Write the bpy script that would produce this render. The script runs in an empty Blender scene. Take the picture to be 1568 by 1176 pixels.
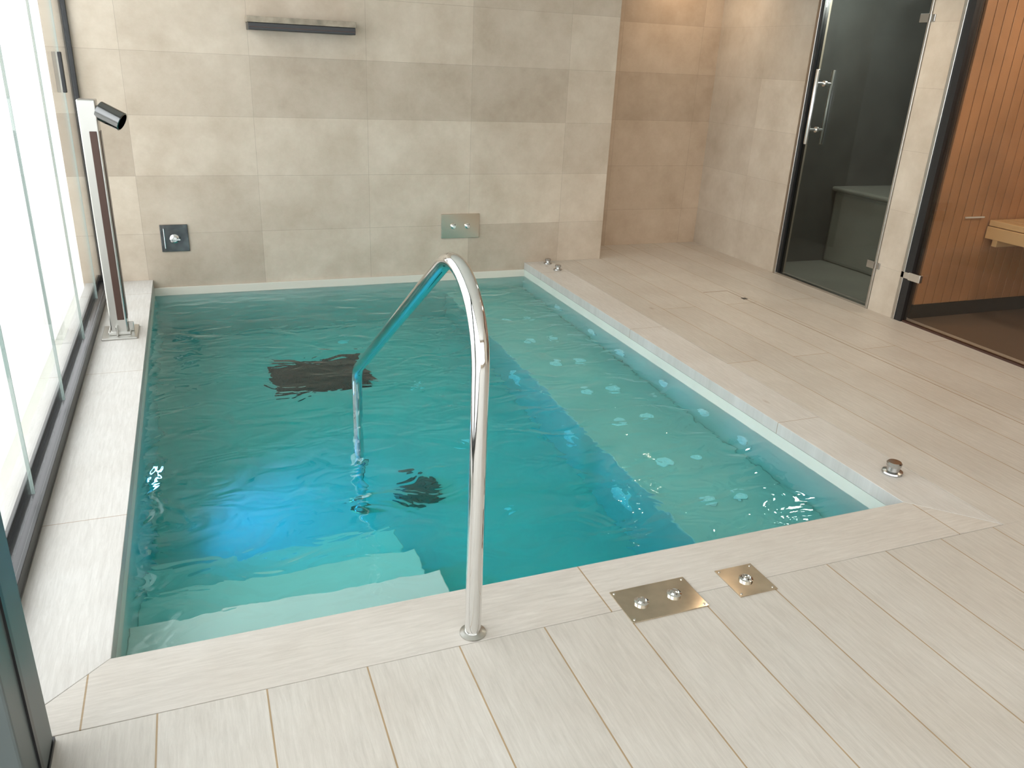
import bpy, bmesh
from math import *
from mathutils import Matrix, Vector

S = bpy.context.scene
COL = bpy.context.collection

# ------------------------------------------------------------------ helpers
def link(o, parent=None):
    COL.objects.link(o)
    if parent is not None:
        o.parent = parent
    return o

def empty(name, loc=(0, 0, 0)):
    e = bpy.data.objects.new(name, None)
    e.empty_display_size = 0.1
    COL.objects.link(e)
    return e

def finish(bm, name, mat, parent=None, bevel=0, smooth=False, seg=2):
    bmesh.ops.recalc_face_normals(bm, faces=bm.faces)
    me = bpy.data.meshes.new(name)
    bm.to_mesh(me)
    bm.free()
    if mat:
        me.materials.append(mat)
    if smooth:
        for p in me.polygons:
            p.use_smooth = True
    o = bpy.data.objects.new(name, me)
    link(o, parent)
    if bevel:
        m = o.modifiers.new('bev', 'BEVEL')
        m.width = bevel
        m.segments = seg
        m.limit_method = 'ANGLE'
        m.angle_limit = radians(40)
    if smooth:
        m = o.modifiers.new('es', 'EDGE_SPLIT')
        m.split_angle = radians(35)
    return o

def addbox(bm, x0, x1, y0, y1, z0, z1):
    v = [bm.verts.new((x, y, z)) for x in (x0, x1) for y in (y0, y1) for z in (z0, z1)]
    for f in ((0, 1, 3, 2), (4, 6, 7, 5), (0, 4, 5, 1), (2, 3, 7, 6), (0, 2, 6, 4), (1, 5, 7, 3)):
        bm.faces.new([v[i] for i in f])

def box(name, x0, x1, y0, y1, z0, z1, mat, parent=None, bevel=0):
    bm = bmesh.new()
    addbox(bm, x0, x1, y0, y1, z0, z1)
    return finish(bm, name, mat, parent, bevel)

def boxes(name, lst, mat, parent=None, bevel=0):
    bm = bmesh.new()
    for b in lst:
        addbox(bm, *b)
    return finish(bm, name, mat, parent, bevel)

def prism(name, pts, z0, z1, mat, parent=None, bevel=0):
    bm = bmesh.new()
    a = [bm.verts.new((p[0], p[1], z0)) for p in pts]
    b = [bm.verts.new((p[0], p[1], z1)) for p in pts]
    bm.faces.new(a[::-1]); bm.faces.new(b)
    n = len(pts)
    for i in range(n):
        bm.faces.new([a[i], a[(i + 1) % n], b[(i + 1) % n], b[i]])
    return finish(bm, name, mat, parent, bevel)

def addlathe(bm, prof, center, axis='Z', seg=32):
    """prof: list of (radius, height) swept about axis."""
    rings = []
    c = Vector(center)
    for r, h in prof:
        ring = []
        for i in range(seg):
            a = 2 * pi * i / seg
            p = Vector((r * cos(a), r * sin(a), h))
            if axis == 'X':
                p = Vector((h, p.x, p.y))
            elif axis == '-X':
                p = Vector((-h, p.x, p.y))
            elif axis == '-Y':
                p = Vector((p.x, -h, p.y))
            elif isinstance(axis, Vector):
                p = Vector((0, 0, 1)).rotation_difference(axis) @ p
            ring.append(bm.verts.new(c + p))
        rings.append(ring)
    for a, b in zip(rings[:-1], rings[1:]):
        for i in range(seg):
            j = (i + 1) % seg
            bm.faces.new([a[i], a[j], b[j], b[i]])
    bm.faces.new(rings[0][::-1])
    bm.faces.new(rings[-1])

def lathe(name, prof, center, mat, parent=None, axis='Z', seg=32):
    bm = bmesh.new()
    addlathe(bm, prof, center, axis, seg)
    return finish(bm, name, mat, parent, smooth=True)

def fillet_path(pts, rad, n=14):
    out = [Vector(pts[0])]
    for i in range(1, len(pts) - 1):
        p0, p1, p2 = Vector(pts[i - 1]), Vector(pts[i]), Vector(pts[i + 1])
        a = (p0 - p1).normalized(); b = (p2 - p1).normalized()
        ang = a.angle(b)
        t = rad[i - 1] / tan(ang / 2)
        c = p1 + (a + b).normalized() * (rad[i - 1] / sin(ang / 2))
        s = p1 + a * t - c; e = p1 + b * t - c
        tot = s.angle(e); ax = s.cross(e).normalized()
        for k in range(n + 1):
            out.append(c + Matrix.Rotation(tot * k / n, 3, ax) @ s)
    out.append(Vector(pts[-1]))
    return out

def tube(name, path, r, mat, parent=None, seg=28):
    bm = bmesh.new()
    rings = []
    up = None
    for i, p in enumerate(path):
        if i == 0: d = path[1] - path[0]
        elif i == len(path) - 1: d = path[-1] - path[-2]
        else: d = (path[i + 1] - path[i]).normalized() + (path[i] - path[i - 1]).normalized()
        d.normalize()
        if up is None:
            up = Vector((1, 0, 0)) if abs(d.x) < .9 else Vector((0, 1, 0))
        u = (up - d * up.dot(d)).normalized(); w = d.cross(u); up = u
        rings.append([bm.verts.new(p + (u * cos(2 * pi * k / seg) + w * sin(2 * pi * k / seg)) * r) for k in range(seg)])
    for a, b in zip(rings[:-1], rings[1:]):
        for k in range(seg):
            j = (k + 1) % seg
            bm.faces.new([a[k], a[j], b[j], b[k]])
    bm.faces.new(rings[0][::-1]); bm.faces.new(rings[-1])
    return finish(bm, name, mat, parent, smooth=True)

# ------------------------------------------------------------------ materials
def newmat(name):
    m = bpy.data.materials.new(name)
    m.use_nodes = True
    nt = m.node_tree
    b = nt.nodes['Principled BSDF']
    return m, nt, b

def simple(name, col, rough=.5, metal=0, noise=0, nscale=8, spec=None):
    m, nt, b = newmat(name)
    b.inputs['Roughness'].default_value = rough
    b.inputs['Metallic'].default_value = metal
    if noise:
        g = nt.nodes.new('ShaderNodeNewGeometry')
        n = nt.nodes.new('ShaderNodeTexNoise'); n.inputs['Scale'].default_value = nscale
        n.inputs['Detail'].default_value = 5
        nt.links.new(g.outputs['Position'], n.inputs['Vector'])
        r = nt.nodes.new('ShaderNodeValToRGB')
        r.color_ramp.elements[0].position = .3; r.color_ramp.elements[1].position = .7
        r.color_ramp.elements[0].color = tuple(c * (1 - noise) for c in col) + (1,)
        r.color_ramp.elements[1].color = tuple(min(1, c * (1 + noise)) for c in col) + (1,)
        nt.links.new(n.outputs['Fac'], r.inputs['Fac'])
        nt.links.new(r.outputs['Color'], b.inputs['Base Color'])
    else:
        b.inputs['Base Color'].default_value = tuple(col) + (1,)
    if spec is not None:
        b.inputs['Specular IOR Level'].default_value = spec
    return m

def coords(nt, ax, offs):
    """Combine world position axes ax=(i,j) minus offs into an XY vector."""
    g = nt.nodes.new('ShaderNodeNewGeometry')
    s = nt.nodes.new('ShaderNodeSeparateXYZ')
    nt.links.new(g.outputs['Position'], s.inputs[0])
    c = nt.nodes.new('ShaderNodeCombineXYZ')
    for k in range(2):
        a = nt.nodes.new('ShaderNodeMath'); a.operation = 'SUBTRACT'
        nt.links.new(s.outputs[ax[k]], a.inputs[0]); a.inputs[1].default_value = offs[k]
        nt.links.new(a.outputs[0], c.inputs[k])
    return c.outputs[0], g.outputs['Position']

def mixrgb(nt, mode, fac, a, b):
    n = nt.nodes.new('ShaderNodeMixRGB'); n.blend_type = mode
    for i, v in zip((0, 1, 2), (fac, a, b)):
        if hasattr(v, 'links'):
            nt.links.new(v, n.inputs[i])
        else:
            n.inputs[i].default_value = v if i == 0 else (tuple(v) + (1,))
    return n.outputs[0]

def tile_mat(name, ax, offs, c1, c2, mortar, w, h, offset=0., mort=.0022, rough=.55, blotch=.42, bump=.15):
    m, nt, b = newmat(name)
    vec, pos = coords(nt, ax, offs)
    br = nt.nodes.new('ShaderNodeTexBrick')
    br.offset = offset; br.squash = 1
    nt.links.new(vec, br.inputs['Vector'])
    br.inputs['Color1'].default_value = tuple(c1) + (1,)
    br.inputs['Color2'].default_value = tuple(c2) + (1,)
    br.inputs['Mortar'].default_value = tuple(mortar) + (1,)
    br.inputs['Scale'].default_value = 1
    br.inputs['Mortar Size'].default_value = mort
    br.inputs['Mortar Smooth'].default_value = .1
    br.inputs['Bias'].default_value = 0
    br.inputs['Brick Width'].default_value = w
    br.inputs['Row Height'].default_value = h
    n1 = nt.nodes.new('ShaderNodeTexNoise'); n1.inputs['Scale'].default_value = 3.2; n1.inputs['Detail'].default_value = 9
    n1.inputs['Roughness'].default_value = .68
    nt.links.new(pos, n1.inputs['Vector'])
    r = nt.nodes.new('ShaderNodeValToRGB')
    r.color_ramp.elements[0].position = .32; r.color_ramp.elements[1].position = .68
    r.color_ramp.elements[0].color = (1 - blotch * .55, 1 - blotch * .63, 1 - blotch * .73, 1)
    r.color_ramp.elements[1].color = (1, 1, 1, 1)
    nt.links.new(n1.outputs['Fac'], r.inputs['Fac'])
    col = mixrgb(nt, 'MULTIPLY', 1., br.outputs['Color'], r.outputs['Color'])
    nt.links.new(col, b.inputs['Base Color'])
    b.inputs['Roughness'].default_value = rough
    bp = nt.nodes.new('ShaderNodeBump'); bp.inputs['Strength'].default_value = bump; bp.inputs['Distance'].default_value = .004
    nt.links.new(n1.outputs['Fac'], bp.inputs['Height'])
    nt.links.new(bp.outputs[0], b.inputs['Normal'])
    return m

def wood_mat(name, along, offs, w, h, c1, c2, mortar, offset=.37, mort=.0026, rough=.45, freq=2, grain=.22):
    """plank floor; along = axis index of the grain ('0' x or '1' y)."""
    m, nt, b = newmat(name)
    ax = (along, 1 - along)
    vec, pos = coords(nt, ax, offs)
    br = nt.nodes.new('ShaderNodeTexBrick')
    br.offset = offset; br.offset_frequency = freq; br.squash = 1
    nt.links.new(vec, br.inputs['Vector'])
    br.inputs['Color1'].default_value = tuple(c1) + (1,)
    br.inputs['Color2'].default_value = tuple(c2) + (1,)
    br.inputs['Mortar'].default_value = tuple(mortar) + (1,)
    br.inputs['Scale'].default_value = 1
    br.inputs['Mortar Size'].default_value = mort
    br.inputs['Mortar Smooth'].default_value = .2
    br.inputs['Brick Width'].default_value = w
    br.inputs['Row Height'].default_value = h
    # grain: noise stretched along plank
    mp = nt.nodes.new('ShaderNodeMapping')
    mp.inputs['Scale'].default_value = (5.0, 55, 1)
    nt.links.new(vec, mp.inputs['Vector'])
    n = nt.nodes.new('ShaderNodeTexNoise'); n.inputs['Scale'].default_value = 1.5; n.inputs['Detail'].default_value = 9
    n.inputs['Roughness'].default_value = .76; n.inputs['Distortion'].default_value = .5
    nt.links.new(mp.outputs[0], n.inputs['Vector'])
    r = nt.nodes.new('ShaderNodeValToRGB')
    r.color_ramp.elements[0].position = .3; r.color_ramp.elements[1].position = .65
    r.color_ramp.elements[0].color = (1 - grain, 1 - grain * 1.05, 1 - grain * 1.1, 1)
    r.color_ramp.elements[1].color = (1, 1, 1, 1)
    nt.links.new(n.outputs['Fac'], r.inputs['Fac'])
    # broad patches
    n2 = nt.nodes.new('ShaderNodeTexNoise'); n2.inputs['Scale'].default_value = 2.3; n2.inputs['Detail'].default_value = 3
    nt.links.new(pos, n2.inputs['Vector'])
    r2 = nt.nodes.new('ShaderNodeValToRGB')
    r2.color_ramp.elements[0].position = .35; r2.color_ramp.elements[1].position = .7
    r2.color_ramp.elements[0].color = (.92, .90, .88, 1); r2.color_ramp.elements[1].color = (1, 1, 1, 1)
    nt.links.new(n2.outputs['Fac'], r2.inputs['Fac'])
    col = mixrgb(nt, 'MULTIPLY', 1., br.outputs['Color'], r.outputs['Color'])
    col = mixrgb(nt, 'MULTIPLY', 1., col, r2.outputs['Color'])
    # sparse knots
    mp3 = nt.nodes.new('ShaderNodeMapping'); mp3.inputs['Scale'].default_value = (1.1, 2.6, 1)
    nt.links.new(vec, mp3.inputs['Vector'])
    vo = nt.nodes.new('ShaderNodeTexVoronoi'); vo.inputs['Scale'].default_value = 1.3
    nt.links.new(mp3.outputs[0], vo.inputs['Vector'])
    r3 = nt.nodes.new('ShaderNodeValToRGB')
    r3.color_ramp.elements[0].position = .015; r3.color_ramp.elements[1].position = .055
    r3.color_ramp.elements[0].color = (.55, .42, .33, 1); r3.color_ramp.elements[1].color = (1, 1, 1, 1)
    nt.links.new(vo.outputs['Distance'], r3.inputs['Fac'])
    col = mixrgb(nt, 'MULTIPLY', .6, col, r3.outputs['Color'])
    nt.links.new(col, b.inputs['Base Color'])
    b.inputs['Roughness'].default_value = rough
    bp = nt.nodes.new('ShaderNodeBump'); bp.inputs['Strength'].default_value = .2; bp.inputs['Distance'].default_value = .003
    nt.links.new(n.outputs['Fac'], bp.inputs['Height'])
    nt.links.new(bp.outputs[0], b.inputs['Normal'])
    return m

WT1, WT2, WTM = (.64, .55, .45), (.47, .39, .31), (.42, .355, .285)
M_wall_b = tile_mat('stone_tile_back', (0, 2), (.44, .335), WT1, WT2, WTM, .813, .405, mort=.0013)
M_wall_r = tile_mat('stone_tile_side', (1, 2), (.3, .335), (.62, .55, .46), (.54, .47, .385), (.46, .395, .32), .813, .405, mort=.0013)
M_wall_c = tile_mat('stone_tile_recess_warmlit', (0, 2), (3.6, .335), (.56, .44, .33), (.46, .355, .26), (.38, .30, .22), .813, .405, mort=.0013)  # warm lamp glow of the recess is put into this tile colour
PL1, PL2, PLM = (.57, .54, .495), (.515, .485, .44), (.36, .26, .15)
M_deck = wood_mat('plank_tile', 1, (1.775 - 2.9, .05), 2.9, .272, PL1, PL2, PLM)
M_curb_x = wood_mat('coping_tile_x', 0, (1.1, 1.0), 1.5, 3.0, (.60, .565, .52), (.56, .525, .48), PLM, offset=0)
M_curb_y = wood_mat('coping_tile_y', 1, (1.32, -5.0), 1.5, 30.0, (.61, .595, .57), (.57, .555, .53), (.4, .33, .26), offset=0)
M_pool = simple('pool_tile', (.62, .66, .60), .5, noise=.06, nscale=3)
M_riser_shade = simple('pool_riser_shaded', (.42, .48, .44), .5, noise=.06, nscale=3)  # darker copy of the pool tile: riser shade put into the colour
M_chrome = simple('polished_steel', (.78, .78, .77), .06, 1)
M_satin = simple('satin_steel', (.50, .50, .49), .2, 1)
M_steel = simple('brushed_steel', (.55, .54, .51), .28, 1)
M_plate = simple('steel_plate_reflection_tint', (.66, .57, .45), .12, 1, noise=.2, nscale=9)  # golden mottled reflection is put into the steel's base colour
M_darkmetal = simple('dark_bronze', (.075, .04, .03), .3, .3)
M_black = simple('black_aluminium', (.012, .012, .013), .35)
M_greypost = simple('grey_aluminium', (.10, .12, .12), .4, .3)
M_white = simple('white_plastic', (.75, .75, .72), .4)
M_plaster = simple('ceiling_plaster', (.75, .74, .71), .8)
M_terr = simple('terrace_stone', (.80, .78, .74), .6, noise=.08, nscale=2)
M_grille = simple('dark_grille', (.02, .03, .03), .5)
M_steam = simple('steam_room_mosaic', (.11, .115, .11), .35, noise=.15, nscale=4)
M_steamb = simple('steam_bench', (.34, .345, .30), .35, noise=.1, nscale=3)
M_saunawood = simple('sauna_cedar', (.46, .24, .115), .5, noise=.15, nscale=3)
M_saunabench = simple('sauna_bench_wood', (.75, .52, .27), .5, noise=.06, nscale=5)
M_saunafloor = simple('sauna_floor_tile', (.16, .12, .09), .4)

def glass_mat(name, tint, ior=1.45, rough=0):
    m = bpy.data.materials.new(name); m.use_nodes = True
    nt = m.node_tree; nt.nodes.clear()
    out = nt.nodes.new('ShaderNodeOutputMaterial')
    t = nt.nodes.new('ShaderNodeBsdfTransparent'); t.inputs[0].default_value = tuple(tint) + (1,)
    g = nt.nodes.new('ShaderNodeBsdfGlossy'); g.inputs['Roughness'].default_value = rough
    f = nt.nodes.new('ShaderNodeFresnel')
    ge = nt.nodes.new('ShaderNodeNewGeometry')
    mr = nt.nodes.new('ShaderNodeMapRange')      # same air-to-glass reflectance on both faces
    mr.inputs['To Min'].default_value = ior; mr.inputs['To Max'].default_value = 1 / ior
    nt.links.new(ge.outputs['Backfacing'], mr.inputs['Value'])
    nt.links.new(mr.outputs[0], f.inputs['IOR'])
    mx = nt.nodes.new('ShaderNodeMixShader')
    nt.links.new(f.outputs[0], mx.inputs[0]); nt.links.new(t.outputs[0], mx.inputs[1]); nt.links.new(g.outputs[0], mx.inputs[2])
    nt.links.new(mx.outputs[0], out.inputs[0])
    return m
M_glass = glass_mat('clear_glass', (.97, .985, .98), 1.3)
M_smoke = glass_mat('smoked_glass', (.66, .67, .65), 1.4)
M_glass2 = glass_mat('sauna_glass', (.88, .85, .81), 1.4)

# water: refracting surface with real absorption
def water_mat():
    m, nt, b = newmat('pool_water')
    b.inputs['Base Color'].default_value = (1, 1, 1, 1)
    b.inputs['Roughness'].default_value = 0
    b.inputs['IOR'].default_value = 1.333
    b.inputs['Transmission Weight'].default_value = 1
    g = nt.nodes.new('ShaderNodeNewGeometry')
    mp = nt.nodes.new('ShaderNodeMapping'); mp.inputs['Scale'].default_value = (1, 1.5, 1); mp.inputs['Rotation'].default_value = (0, 0, .4)
    nt.links.new(g.outputs['Position'], mp.inputs['Vector'])
    n = nt.nodes.new('ShaderNodeTexNoise'); n.inputs['Scale'].default_value = 4.2; n.inputs['Detail'].default_value = 2.2
    n.inputs['Distortion'].default_value = .9
    nt.links.new(mp.outputs[0], n.inputs['Vector'])
    bp = nt.nodes.new('ShaderNodeBump'); bp.inputs['Strength'].default_value = .48; bp.inputs['Distance'].default_value = .035
    nt.links.new(n.outputs['Fac'], bp.inputs['Height'])
    nt.links.new(bp.outputs[0], b.inputs['Normal'])
    v = nt.nodes.new('ShaderNodeVolumeAbsorption')
    v.inputs['Color'].default_value = (0.0, .885, .90, 1)
    v.inputs['Density'].default_value = 1.3
    nt.links.new(v.outputs[0], nt.nodes['Material Output'].inputs['Volume'])
    return m
M_water = water_mat()

def emis(name, col, s):
    m = bpy.data.materials.new(name); m.use_nodes = True
    nt = m.node_tree; nt.nodes.clear()
    out = nt.nodes.new('ShaderNodeOutputMaterial'); e = nt.nodes.new('ShaderNodeEmission')
    e.inputs[0].default_value = tuple(col) + (1,); e.inputs[1].default_value = s
    nt.links.new(e.outputs[0], out.inputs[0])
    return m

# ------------------------------------------------------------------ dimensions
XL, XR, YF, YB = -.347, 2.577, 2.027, 6.186
ZW, ZF = -.119, -1.08
XC, XW, YR = 3.30, 4.60, 6.68
YO, XO, XT = 1.774, 2.83, -.62
CEIL = 2.75
T = .06   # deck thickness

# ------------------------------------------------------------------ deck
bm = bmesh.new()
addbox(bm, XT, XW + .124, -3.0, YO - .002, -T, 0)
addbox(bm, XO + .002, XW + .124, YO - .002, YB, -T, 0)
addbox(bm, XC, XW + .124, YB, YR, -T, 0)
finish(bm, 'floor', M_deck, None, .0015)
cop = empty('pool_coping')
g = .0015
prism('coping_front', [(XT, YO), (XO, YO), (XR + g, YF), (XL - g, YF)], -T, 0, M_curb_x, cop, .002)
prism('coping_left', [(XT, YO + 2 * g), (XL, YF + g), (XL, YB - .0005), (XT, YB - .0005)], -T, 0, M_curb_y, cop, .002)
prism('coping_right', [(XR, YF + g), (XO, YO + 2 * g), (XO, YB - .0005), (XR, YB - .0005)], -T, 0, M_curb_y, cop, .002)
box('coping_base', XT, XO, YO - .01, YF + .0, -.12, -T - .001, simple('grout_bed', (.15, .12, .09), .9), cop)

# service hatch line in the deck
hatch = empty('deck_hatch')
boxes('hatch_joint', [(3.815, 3.819, 2.0, 5.0, -.001, .0012), (3.60, 3.82, 4.998, 5.003, -.001, .0012)], simple('joint_dark', (.26, .18, .11), .8), hatch)
box('hatch_notch', 3.80, 3.84, 4.76, 4.80, 0, .0015, M_black, hatch)

# ------------------------------------------------------------------ pool
pool = empty('plunge_pool')
bm = bmesh.new()
W = .12
addbox(bm, XL - W, XR + W, YF - W, YB + W, ZF - W, ZF)
addbox(bm, XL - W, XL, YF - W, YB + W, ZF, -T - .001)
addbox(bm, XR, XR + W, YF - W, YB + W, ZF, -T - .001)
addbox(bm, XL, XR, YF - W, YF, ZF, -T - .001)
addbox(bm, XL, XR, YB, YB + W, ZF, -T - .001)
finish(bm, 'basin', M_pool, pool)
# steps (front-left)
XS = .72
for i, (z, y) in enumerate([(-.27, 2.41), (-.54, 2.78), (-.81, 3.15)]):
    box('step_%d' % (i + 1), XL, XS, YF, y, ZF, z - .03, M_riser_shade, pool, .003)
    box('step_tread_%d' % (i + 1), XL, XS + .006, YF, y + .012, z - .0295, z, simple('tread_lit%d' % i, (.78, .80, .74), .4), pool, .004)  # tread colour lightened to stand for light from above
# bench along the right
XBn = 1.88
ZBn = -.49
box('bench', XBn, XR, YF, YB, ZF, ZBn, M_pool, pool, .01)
# waterline trim on the back wall
box('waterline_trim', XL, XR, YB - .012, YB - .0005, -.125, -.06, simple('trim_stone', (.66, .62, .54), .4), pool, .002)
# jets
bm = bmesh.new()
prof = [(.036, 0), (.040, .004), (.036, .012), (.020, .014), (.014, .008), (.002, .008)]
for y in (2.68, 3.08, 3.58, 4.0, 4.48, 4.92, 5.4):
    for x in (2.13, 2.31):
        addlathe(bm, prof, (x, y, ZBn), 'Z', 20)
finish(bm, 'bench_air_jets', simple('jet_white', (.97, .97, .97), .3), pool, smooth=True)
bm = bmesh.new()
profw = [(.05, 0), (.052, .008), (.042, .014), (.03, .010), (.02, .004), (.012, .010), (.002, .012)]
for y in (3.05, 3.42, 3.85, 4.4, 4.85, 5.45):
    addlathe(bm, profw, (XR, y, -.33), '-X', 24)
finish(bm, 'wall_massage_jets', simple('jet_white2', (.97, .97, .97), .3), pool, smooth=True)
bm = bmesh.new()
for y in (3.05, 3.70, 4.55):
    addlathe(bm, [(.085, 0), (.085, .006), (.07, .012), (.002, .014)], (XBn, y, -.76), '-X', 28)
    for k in range(10):
        a = 2 * pi * k / 10
        addlathe(bm, [(.008, .012), (.008, .018), (.001, .018)], (XBn, y + .05 * cos(a), -.76 + .05 * sin(a)), '-X', 8)
finish(bm, 'suction_grilles', simple('grille_white', (.97, .97, .97), .4), pool, smooth=True)
bm = bmesh.new()
for x, y in ((1.35, 4.05), (1.40, 3.35), (1.42, 2.6), (1.3, 4.9), (.95, 5.8)):
    addlathe(bm, [(.035, 0), (.037, .006), (.028, .012), (.002, .012)], (x, y, ZF), 'Z', 20)
finish(bm, 'floor_inlets', simple('inlet_white', (.97, .97, .97), .4), pool, smooth=True)
# floor drain + large dark floor grille
bm = bmesh.new()
addlathe(bm, [(.13, 0), (.13, .02), (.11, .03), (.002, .03)], (.98, 3.68, ZF), 'Z', 8)
for k in range(-4, 5):
    w = sqrt(max(0, .105 ** 2 - (k * .024) ** 2))
    addbox(bm, .98 - w, .98 + w, 3.68 + k * .024 - .006, 3.68 + k * .024 + .006, ZF + .03, ZF + .038)
finish(bm, 'floor_drain', simple('drain_green', (.10, .15, .13), .5), pool)
bl = [(.36, 1.02, 4.98, 5.52, ZF, ZF + .01)]
for k in range(27):
    bl.append((.37 + k * .0245, .382 + k * .0245, 4.99, 5.51, ZF + .01, ZF + .025))
boxes('floor_intake_grille', bl, M_grille, pool)
# underwater lamp on left wall
LY, LZ = 3.75, -.62
lathe('pool_lamp_housing', [(.13, 0), (.13, .015), (.115, .03), (.09, .03), (.09, .02), (.002, .02)], (XL, LY, LZ), M_chrome, pool, 'X', 40)
lathe('pool_lamp_lens', [(.088, 0), (.085, .006), (.002, .010)], (XL + .021, LY, LZ), emis('lamp_lens', (.35, .6, 1), 12), pool, 'X', 32)
ld = bpy.data.lights.new('pool_lamp_light', 'SPOT'); ld.energy = 42; ld.color = (.14, .38, 1); ld.spot_size = radians(140); ld.spot_blend = 1; ld.shadow_soft_size = .07
lo = bpy.data.objects.new('pool_lamp_light', ld); link(lo, pool)
lo.location = (XL + .06, LY, LZ); lo.rotation_euler = Vector((1, -.25, -.12)).to_track_quat('-Z', 'Y').to_euler()
# water body
o = box('water', XL - .01, XR + .01, YF - .01, YB + .01, ZF - .02, ZW, M_water, pool)

# ------------------------------------------------------------------ handrail
rail = empty('pool_handrail')
RX = .65
path = fillet_path([(RX, 1.815, .001), (RX, 1.822, 1.258), (RX, 3.615, .168), (RX, 3.62, ZF)], [.235, .12])
tube('rail_tube', path, .0245, M_chrome, rail)
lathe('rail_collar', [(.040, 0), (.040, .004), (.030, .008), (.0255, .010)], (RX, 1.815, 0.0005), M_steel, rail)
lathe('rail_foot', [(.045, 0), (.045, .006), (.028, .012)], (RX, 3.62, ZF), M_steel, rail)

# ------------------------------------------------------------------ deck push buttons / plates
def button(bm, x, y, z, s=1., axis='Z'):
    addlathe(bm, [(.034 * s, 0), (.036 * s, .004 * s), (.034 * s, .009 * s), (.022 * s, .012 * s), (.020 * s, .026 * s), (.025 * s, .028 * s), (.026 * s, .040 * s), (.022 * s, .044 * s), (.001, .045 * s)], (x, y, z), axis, 28)
for nm, pts in (('deck_push_button', (2.76, 6.10)), ('deck_push_button.001', (2.755, 5.88)), ('deck_push_button.002', (2.73, 2.24))):
    bm = bmesh.new(); button(bm, pts[0], pts[1], 0, 1.25 if nm[-1] == '2' else 1.0)
    finish(bm, nm, M_satin, None, smooth=True)
def plate(name, x0, x1, y0, y1, btns):
    e = empty(name)
    box('cover', x0, x1, y0, y1, 0, .004, M_plate, e, .001)
    bm = bmesh.new()
    for bx, by in btns:
        addlathe(bm, [(.024, 0), (.024, .006), (.018, .008), (.018, .004), (.012, .004), (.012, .012), (.001, .013)], (bx, by, .004), 'Z', 24)
    for sx in (x0 + .012, x1 - .012):
        for sy in (y0 + .012, y1 - .012):
            addlathe(bm, [(.004, 0), (.004, .002), (.001, .002)], (sx, sy, .004), 'Z', 10)
    finish(bm, 'buttons', M_chrome, e, smooth=True)
plate('deck_control_plate', 1.135, 1.415, 1.70, 1.86, [(1.21, 1.78), (1.335, 1.785)])
plate('deck_control_plate.001', 1.54, 1.69, 1.705, 1.855, [(1.615, 1.78)])

# ------------------------------------------------------------------ walls
box('wall_back', -.80, XC, YB, YB + .2, -.0595, CEIL, M_wall_b)
wr = empty('wall_recess')
box('recess_return', XC - .02, XC + .0005, YB + .001, YR, -.059, CEIL, M_wall_r, wr)
box('recess_back', XC - .02, XW + .2, YR, YR + .2, -.06, CEIL, M_wall_c, wr)
YD1, YD2, YP = 4.334, 5.431, 4.102
DH = 2.35
SY0 = .6
boxes('wall_right', [(XW, XW + .12, YD2, YR, 0, CEIL), (XW, XW + .12, YP, YD1, 0, CEIL), (XW, XW + .12, SY0, YD2, DH, CEIL), (XW, XW + .12, -3, SY0, 0, CEIL)], M_wall_r, None)
box('ceiling', -.85, XW + .2, -3.2, YR + .2, CEIL, CEIL + .1, M_plaster)
# wall behind the viewer with wide window
boxes('wall_front', [(-.8, 4.7, -3.15, -3.0, 0, .3), (-.8, 4.7, -3.15, -3.0, 2.5, CEIL), (3.9, 4.7, -3.15, -3.0, .3, 2.5), (-.8, -.5, -3.15, -3.0, .3, 2.5)], M_wall_b)

# ------------------------------------------------------------------ steam room
st = empty('steam_room')
boxes('shell', [(6.3, 6.4, 4.30, 6.0, 0, 2.5), (XW + .125, 6.3, 5.75, 5.85, 0, 2.5), (XW + .125, 6.3, 4.30, 4.36, 0, 2.5), (XW + .125, 6.3, 4.36, 5.75, 2.4, 2.5)], M_steam, st)
box('steam_floor', XW + .125, 6.3, 4.36, 5.75, -.06, 0, M_steamb, st)
boxes('bench', [(5.40, 6.3, 4.362, 5.748, 0, .64)], M_steamb, st, .03)
boxes('bench_top', [(5.36, 6.3, 4.362, 5.748, .641, .68)], M_steamb, st, .015)
# ------------------------------------------------------------------ steam door
d1 = empty('door_1')
boxes('frame', [(XW - .012, XW + .06, YD2 - .035, YD2 - .002, 0, DH - .001), (XW - .012, XW + .06, YD1 + .002, YD1 + .02, 0, DH - .001), (XW - .012, XW + .06, YD1 + .02, YD2 - .035, DH - .03, DH - .001), (XW - .005, XW + .04, YD1 + .02, YD2 - .035, 0.0, .015)], M_steel, d1, .003)
box('gasket', XW + .0, XW + .05, YD2 - .06, YD2 - .036, .015, DH - .03, M_black, d1)
box('glass', XW + .015, XW + .025, YD1 + .025, YD2 - .062, .018, DH - .035, M_smoke, d1)
HY = 5.24
bm = bmesh.new()
for hx in (XW - .065, XW + .085):
    addlathe(bm, [(.013, 0), (.015, .003), (.015, .547), (.013, .55)], (hx, HY, 1.09), 'Z', 20)
for hz in (1.20, 1.54):
    addlathe(bm, [(.011, 0), (.011, .15)], (XW - .065, HY, hz), 'X', 16)
    addlathe(bm, [(.022, 0), (.022, .02)], (XW + .008, HY, hz), 'X', 20)
finish(bm, 'handle', simple('handle_steel', (.85, .85, .84), .3, 1), d1, smooth=True)
for k, z in enumerate((.30, 1.95)):
    boxes('hinge_%d' % (k + 1), [(XW - .012, XW + .014, YD1 + .01, YD1 + .09, z, z + .055), (XW - .008, XW + .012, YD1 - .03, YD1 + .01, z + .005, z + .05)], M_satin, d1, .003)
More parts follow.
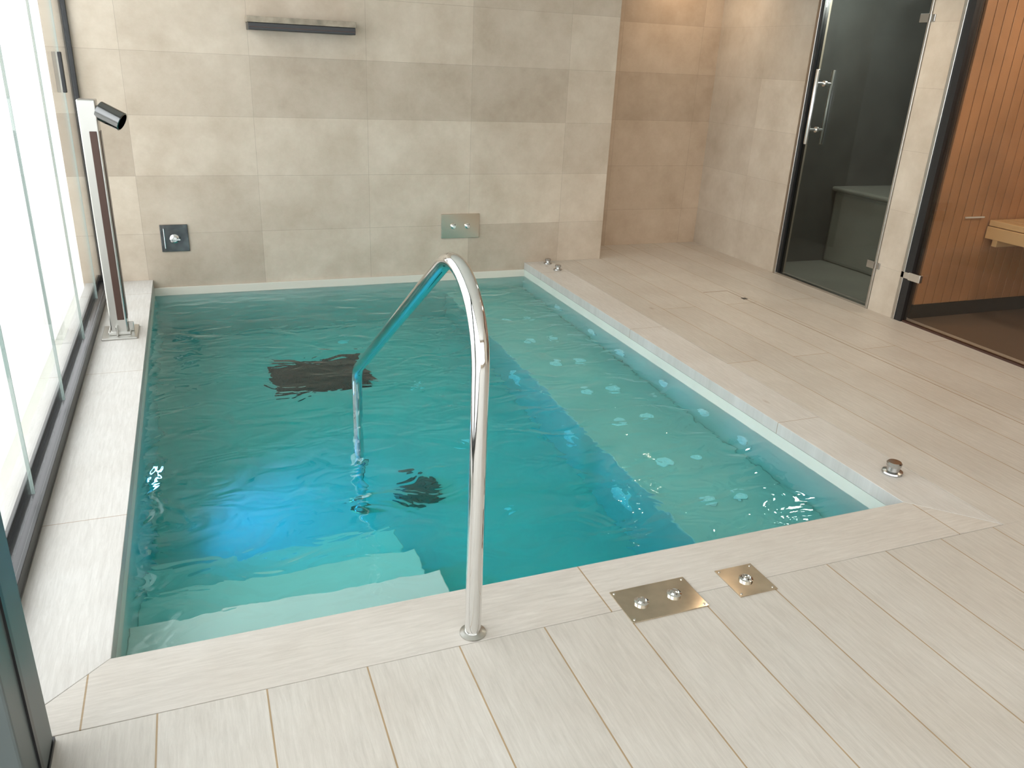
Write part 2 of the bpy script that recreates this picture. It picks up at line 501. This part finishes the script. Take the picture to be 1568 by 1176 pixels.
# ------------------------------------------------------------------ sauna
sa = empty('sauna_cabin')
bl = []
yS = 4.06
x = XW + .14
while x < 6.55:
    bl.append((x, x + .082, yS, yS + .02, .10, 2.4)); x += .088
y = SY0
while y < yS:
    bl.append((6.58, 6.60, y, y + .082, .10, 2.4)); y += .088
boxes('cladding', bl, M_saunawood, sa, .003)
boxes('shell', [(XW + .125, 6.7, yS + .02, yS + .035, 0, 2.45), (6.6, 6.7, SY0, yS, 0, 2.45), (XW + .125, 6.7, SY0 - .1, SY0, 0, 2.45), (XW + .125, 6.7, SY0, yS, 2.4, 2.45)], simple('sauna_backing', (.06, .03, .015), .7), sa)
boxes('skirting', [(XW + .125, 6.58, yS - .008, yS + .01, 0, .10), (6.56, 6.59, SY0, yS, 0, .10)], M_black, sa)
box('sauna_floor', XW + .125, 6.6, SY0, yS + .02, -.06, -.0, M_saunafloor, sa)
bl = []
for k in range(5):
    bl.append((5.26 + k * .125, 5.26 + k * .125 + .11, 1.2, yS - .012, .66, .70))
bl += [(5.25, 5.275, 1.2, yS - .012, .57, .655)]
for yy in (yS - .10, 2.6, 1.3):
    bl.append((5.275, 6.5, yy, yy + .04, .52, .655))
boxes('bench', bl, M_saunabench, sa, .004)
box('white_bar', 5.02, 5.20, yS - .012, yS - .002, .715, .725, M_white, sa)  # short thin white bar against the slatted wall
d2 = empty('door_2')
boxes('frame', [(XW - .012, XW + .06, YP - .03, YP - .002, 0, DH - .001)], M_steel, d2, .003)
box('gasket', XW - .004, XW + .05, YP - .085, YP - .031, 0, DH - .02, M_black, d2)
box('glass', XW + .015, XW + .025, SY0 + .02, YP - .07, .012, DH - .02, M_glass2, d2)
boxes('bottom_seal', [(XW + .005, XW + .035, SY0 + .02, YP - .09, 0, .012)], M_darkmetal, d2)
boxes('hinge', [(XW - .014, XW + .012, YP - .17, YP - .07, .30, .355), (XW - .012, XW + .0, YP - .07, YP + .0, .305, .35)], M_chrome, d2, .003)

# ------------------------------------------------------------------ waterfall spout on the back wall
sp = empty('waterfall_spout')
box('stone_cap', .43, 1.15, YB - .20, YB - .0003, 1.758, 1.795, simple('spout_top', (.30, .25, .19), .6, noise=.35, nscale=14), sp, .002)
boxes('slot_body', [(.435, 1.145, YB - .195, YB - .0003, 1.712, 1.757)], M_black, sp, .003)
boxes('slot_lip', [(.44, 1.14, YB - .20, YB - .19, 1.728, 1.732)], M_darkmetal, sp, .001)

# wall control panels
def wallpanel(name, x0, x1, z0, z1, mat, knobs, r):
    e = empty(name)
    box('plate', x0, x1, YB - .012, YB, z0, z1, mat, e, .003)
    bm = bmesh.new()
    for kx, kz in knobs:
        addlathe(bm, [(r, 0), (r, .01), (r * .7, .014), (r * .7, .03), (r * .55, .034), (.001, .034)], (kx, YB - .012, kz), '-Y', 28)
    finish(bm, 'knobs', M_chrome, e, smooth=True)
    return e
e = wallpanel('shower_valve_panel', -.262, -.075, .205, .40, simple('panel_grey', (.13, .13, .13), .2, 1, noise=.4, nscale=14), [(-.17, .30)], .032)
boxes('lever', [(-.195, -.13, YB - .055, YB - .045, .292, .305), (-.24, -.232, YB - .02, YB - .012, .23, .375)], M_chrome, e, .003)
wallpanel('jet_control_panel', 1.83, 2.155, .232, .428, simple('panel_warm', (.60, .54, .45), .16, 1), [(1.93, .33), (2.05, .33)], .022)

# ------------------------------------------------------------------ water cannon column
wc = empty('water_cannon')
cx0, cx1, cy0, cy1 = -.535, -.445, 4.92, 5.04
box('base_plate', -.585, -.395, 4.85, 5.10, 0, .012, M_steel, wc, .003)
boxes('base_gussets', [(cx0 - .015, cx1 + .015, cy0 - .015, cy1 + .015, .012, .03), (cx0 + .03, cx0 + .04, cy0 - .04, cy0, .012, .07), (cx1, cx1 + .03, 4.97, 4.98, .012, .07)], M_steel, wc, .003)
box('column', cx0, cx1, cy0, cy1, .012, 1.31, M_steel, wc, .006)
boxes('column_inset', [(cx1 - .048, cx1 - .012, cy0 - .006, cy0 + .004, .10, 1.15), (cx1 - .004, cx1 + .004, cy0 + .015, cy1 - .03, .10, 1.15)], M_darkmetal, wc, .002)
ax = Vector((.82, -.28, -.42)).normalized()
bm = bmesh.new()
addlathe(bm, [(.018, -.06), (.018, 0), (.05, .0), (.05, .125), (.043, .128), (.040, .07), (.001, .07)], (cx1 + .01, 4.96, 1.255), ax, 32)
finish(bm, 'nozzle', simple('nozzle_steel', (.16, .16, .16), .18, 1), wc, smooth=True)

# ------------------------------------------------------------------ left glazing
win = empty('window_1')
GX = -.665
joints = [-3.0, -2.1, -1.2, -.3, .6, 1.5, 2.15, 3.0, 3.9, 4.8, 5.62, YB - .03]
for i in range(len(joints) - 1):
    box('glass_panel_%d' % (i + 1), GX - .005, GX + .005, joints[i] + .004, joints[i + 1] - .004, .04, 2.66, M_glass, win)
boxes('panel_edges', [(GX - .006, GX + .006, j - .003, j + .003, .04, 2.66) for j in joints[1:-1]], simple('glass_edge', (.35, .42, .40), .2), win)
boxes('track', [(GX - .045, GX + .045, -3, YB - .001, 0.0005, .012), (GX - .045, GX - .03, -3, YB - .001, .012, .055), (GX + .03, GX + .045, -3, YB - .001, .012, .055), (GX - .045, GX + .045, -3, YB - .001, 2.66, 2.749)], M_black, win, .002)
boxes('wall_profile', [(GX - .02, GX + .02, YB - .03, YB - .001, .0, 2.7)], M_black, win, .002)
boxes('pull_handle', [(GX + .008, GX + .03, 5.50, 5.53, 1.31, 1.53)], M_black, win, .004)
box('sill', GX - .12, XT - .001, -3, YB + .0, -.06, -.0005, M_curb_y, win)
# framed post at the near end of the glazing
box('frame_post', -.618, -.455, 1.50, 1.755, .012, 2.65, M_greypost, win, .006)
boxes('frame_post_foot', [(-.619, -.452, 1.49, 1.758, 0.0, .012)], M_black, win)
boxes('frame_post_seal', [(-.458, -.45, 1.60, 1.62, .012, 2.65)], M_black, win)

# window behind the viewer
w2 = empty('window_2')
box('glass', -.5, 3.9, -3.08, -3.07, .3, 2.5, M_glass, w2)
boxes('mullions', [(a, a + .05, -3.12, -3.03, .3, 2.5) for a in (-.5, .6, 1.7, 2.8, 3.85)], M_black, w2)

# ------------------------------------------------------------------ exterior
tr = empty('terrace')
box('paving', -9, -.86, -6, 12, -.3, -.06, M_terr, tr)
box('parapet', -3.6, -3.4, -6, 12, -.06, .9, simple('render_white', (.8, .79, .76), .8), tr)

# ------------------------------------------------------------------ lights
def area(name, loc, sx, sy, energy, col=(1, 1, 1), rot=(0, 0, 0), portal=False):
    l = bpy.data.lights.new(name, 'AREA'); l.shape = 'RECTANGLE'; l.size = sx; l.size_y = sy
    l.energy = energy; l.color = col
    o = bpy.data.objects.new(name, l); COL.objects.link(o); o.location = loc; o.rotation_euler = rot
    if portal:
        l.cycles.is_portal = True
    return o
area('window_portal', (GX - .15, 1.6, 1.35), 9.2, 2.6, 1, rot=(radians(90), 0, radians(-90)), portal=True)
area('window_portal_b', (1.7, -3.2, 1.4), 4.4, 2.2, 1, rot=(radians(90), 0, 0), portal=True)
def pt(name, loc, e, col, r=.1, parent=None):
    l = bpy.data.lights.new(name, 'POINT'); l.energy = e; l.color = col; l.shadow_soft_size = r
    o = bpy.data.objects.new(name, l); link(o, parent); o.location = loc
def downlight(name, x, y, e, col):
    p = empty(name)
    lathe('trim_ring', [(.05, 0), (.05, .008), (.036, .008), (.034, .002), (.001, .002)], (x, y, CEIL - .009), M_white, p)
    l = bpy.data.lights.new('downlight_lamp', 'SPOT'); l.energy = e; l.color = col; l.shadow_soft_size = .03
    l.spot_size = radians(130); l.spot_blend = 1
    o = bpy.data.objects.new('downlight_lamp', l); link(o, p); o.location = (x, y, CEIL - .03)
downlight('ceiling_downlight', 4.1, 6.3, 38, (1, .74, .5))
downlight('ceiling_downlight.001', 3.75, 4.4, 65, (1, .74, .5))
downlight('ceiling_downlight.002', 3.8, 2.3, 55, (1, .74, .5))
pt('steam_lamp', (5.0, 5.0, 2.2), 52, (.95, 1, .96), .1, st)
pt('sauna_lamp', (5.1, 3.0, 2.2), 38, (1, .87, .72), .1, sa)

w = bpy.data.worlds.new('W'); S.world = w; w.use_nodes = True
bg = w.node_tree.nodes['Background']
bg.inputs[0].default_value = (.96, .975, 1, 1); bg.inputs[1].default_value = 4.5

# ------------------------------------------------------------------ camera
R = [[0.9320033436, -0.3598375913, 0.0445048448], [-0.0977125816, -0.3676081580, -0.9248382536], [0.3489241162, 0.8575769125, -0.3776463734]]
cam = bpy.data.cameras.new('camera'); cam.sensor_width = 36; cam.lens = 1214.03 / 1568 * 36; cam.clip_start = .01
co = bpy.data.objects.new('camera', cam); COL.objects.link(co)
right = Vector(R[0]); up = -Vector(R[1]); back = -Vector(R[2])
mt = Matrix.Identity(4)
for i in range(3):
    mt[i][0] = right[i]; mt[i][1] = up[i]; mt[i][2] = back[i]
mt[2][3] = 1.6
co.matrix_world = mt
S.camera = co
S.view_settings.view_transform = 'Standard'
S.view_settings.exposure = 0
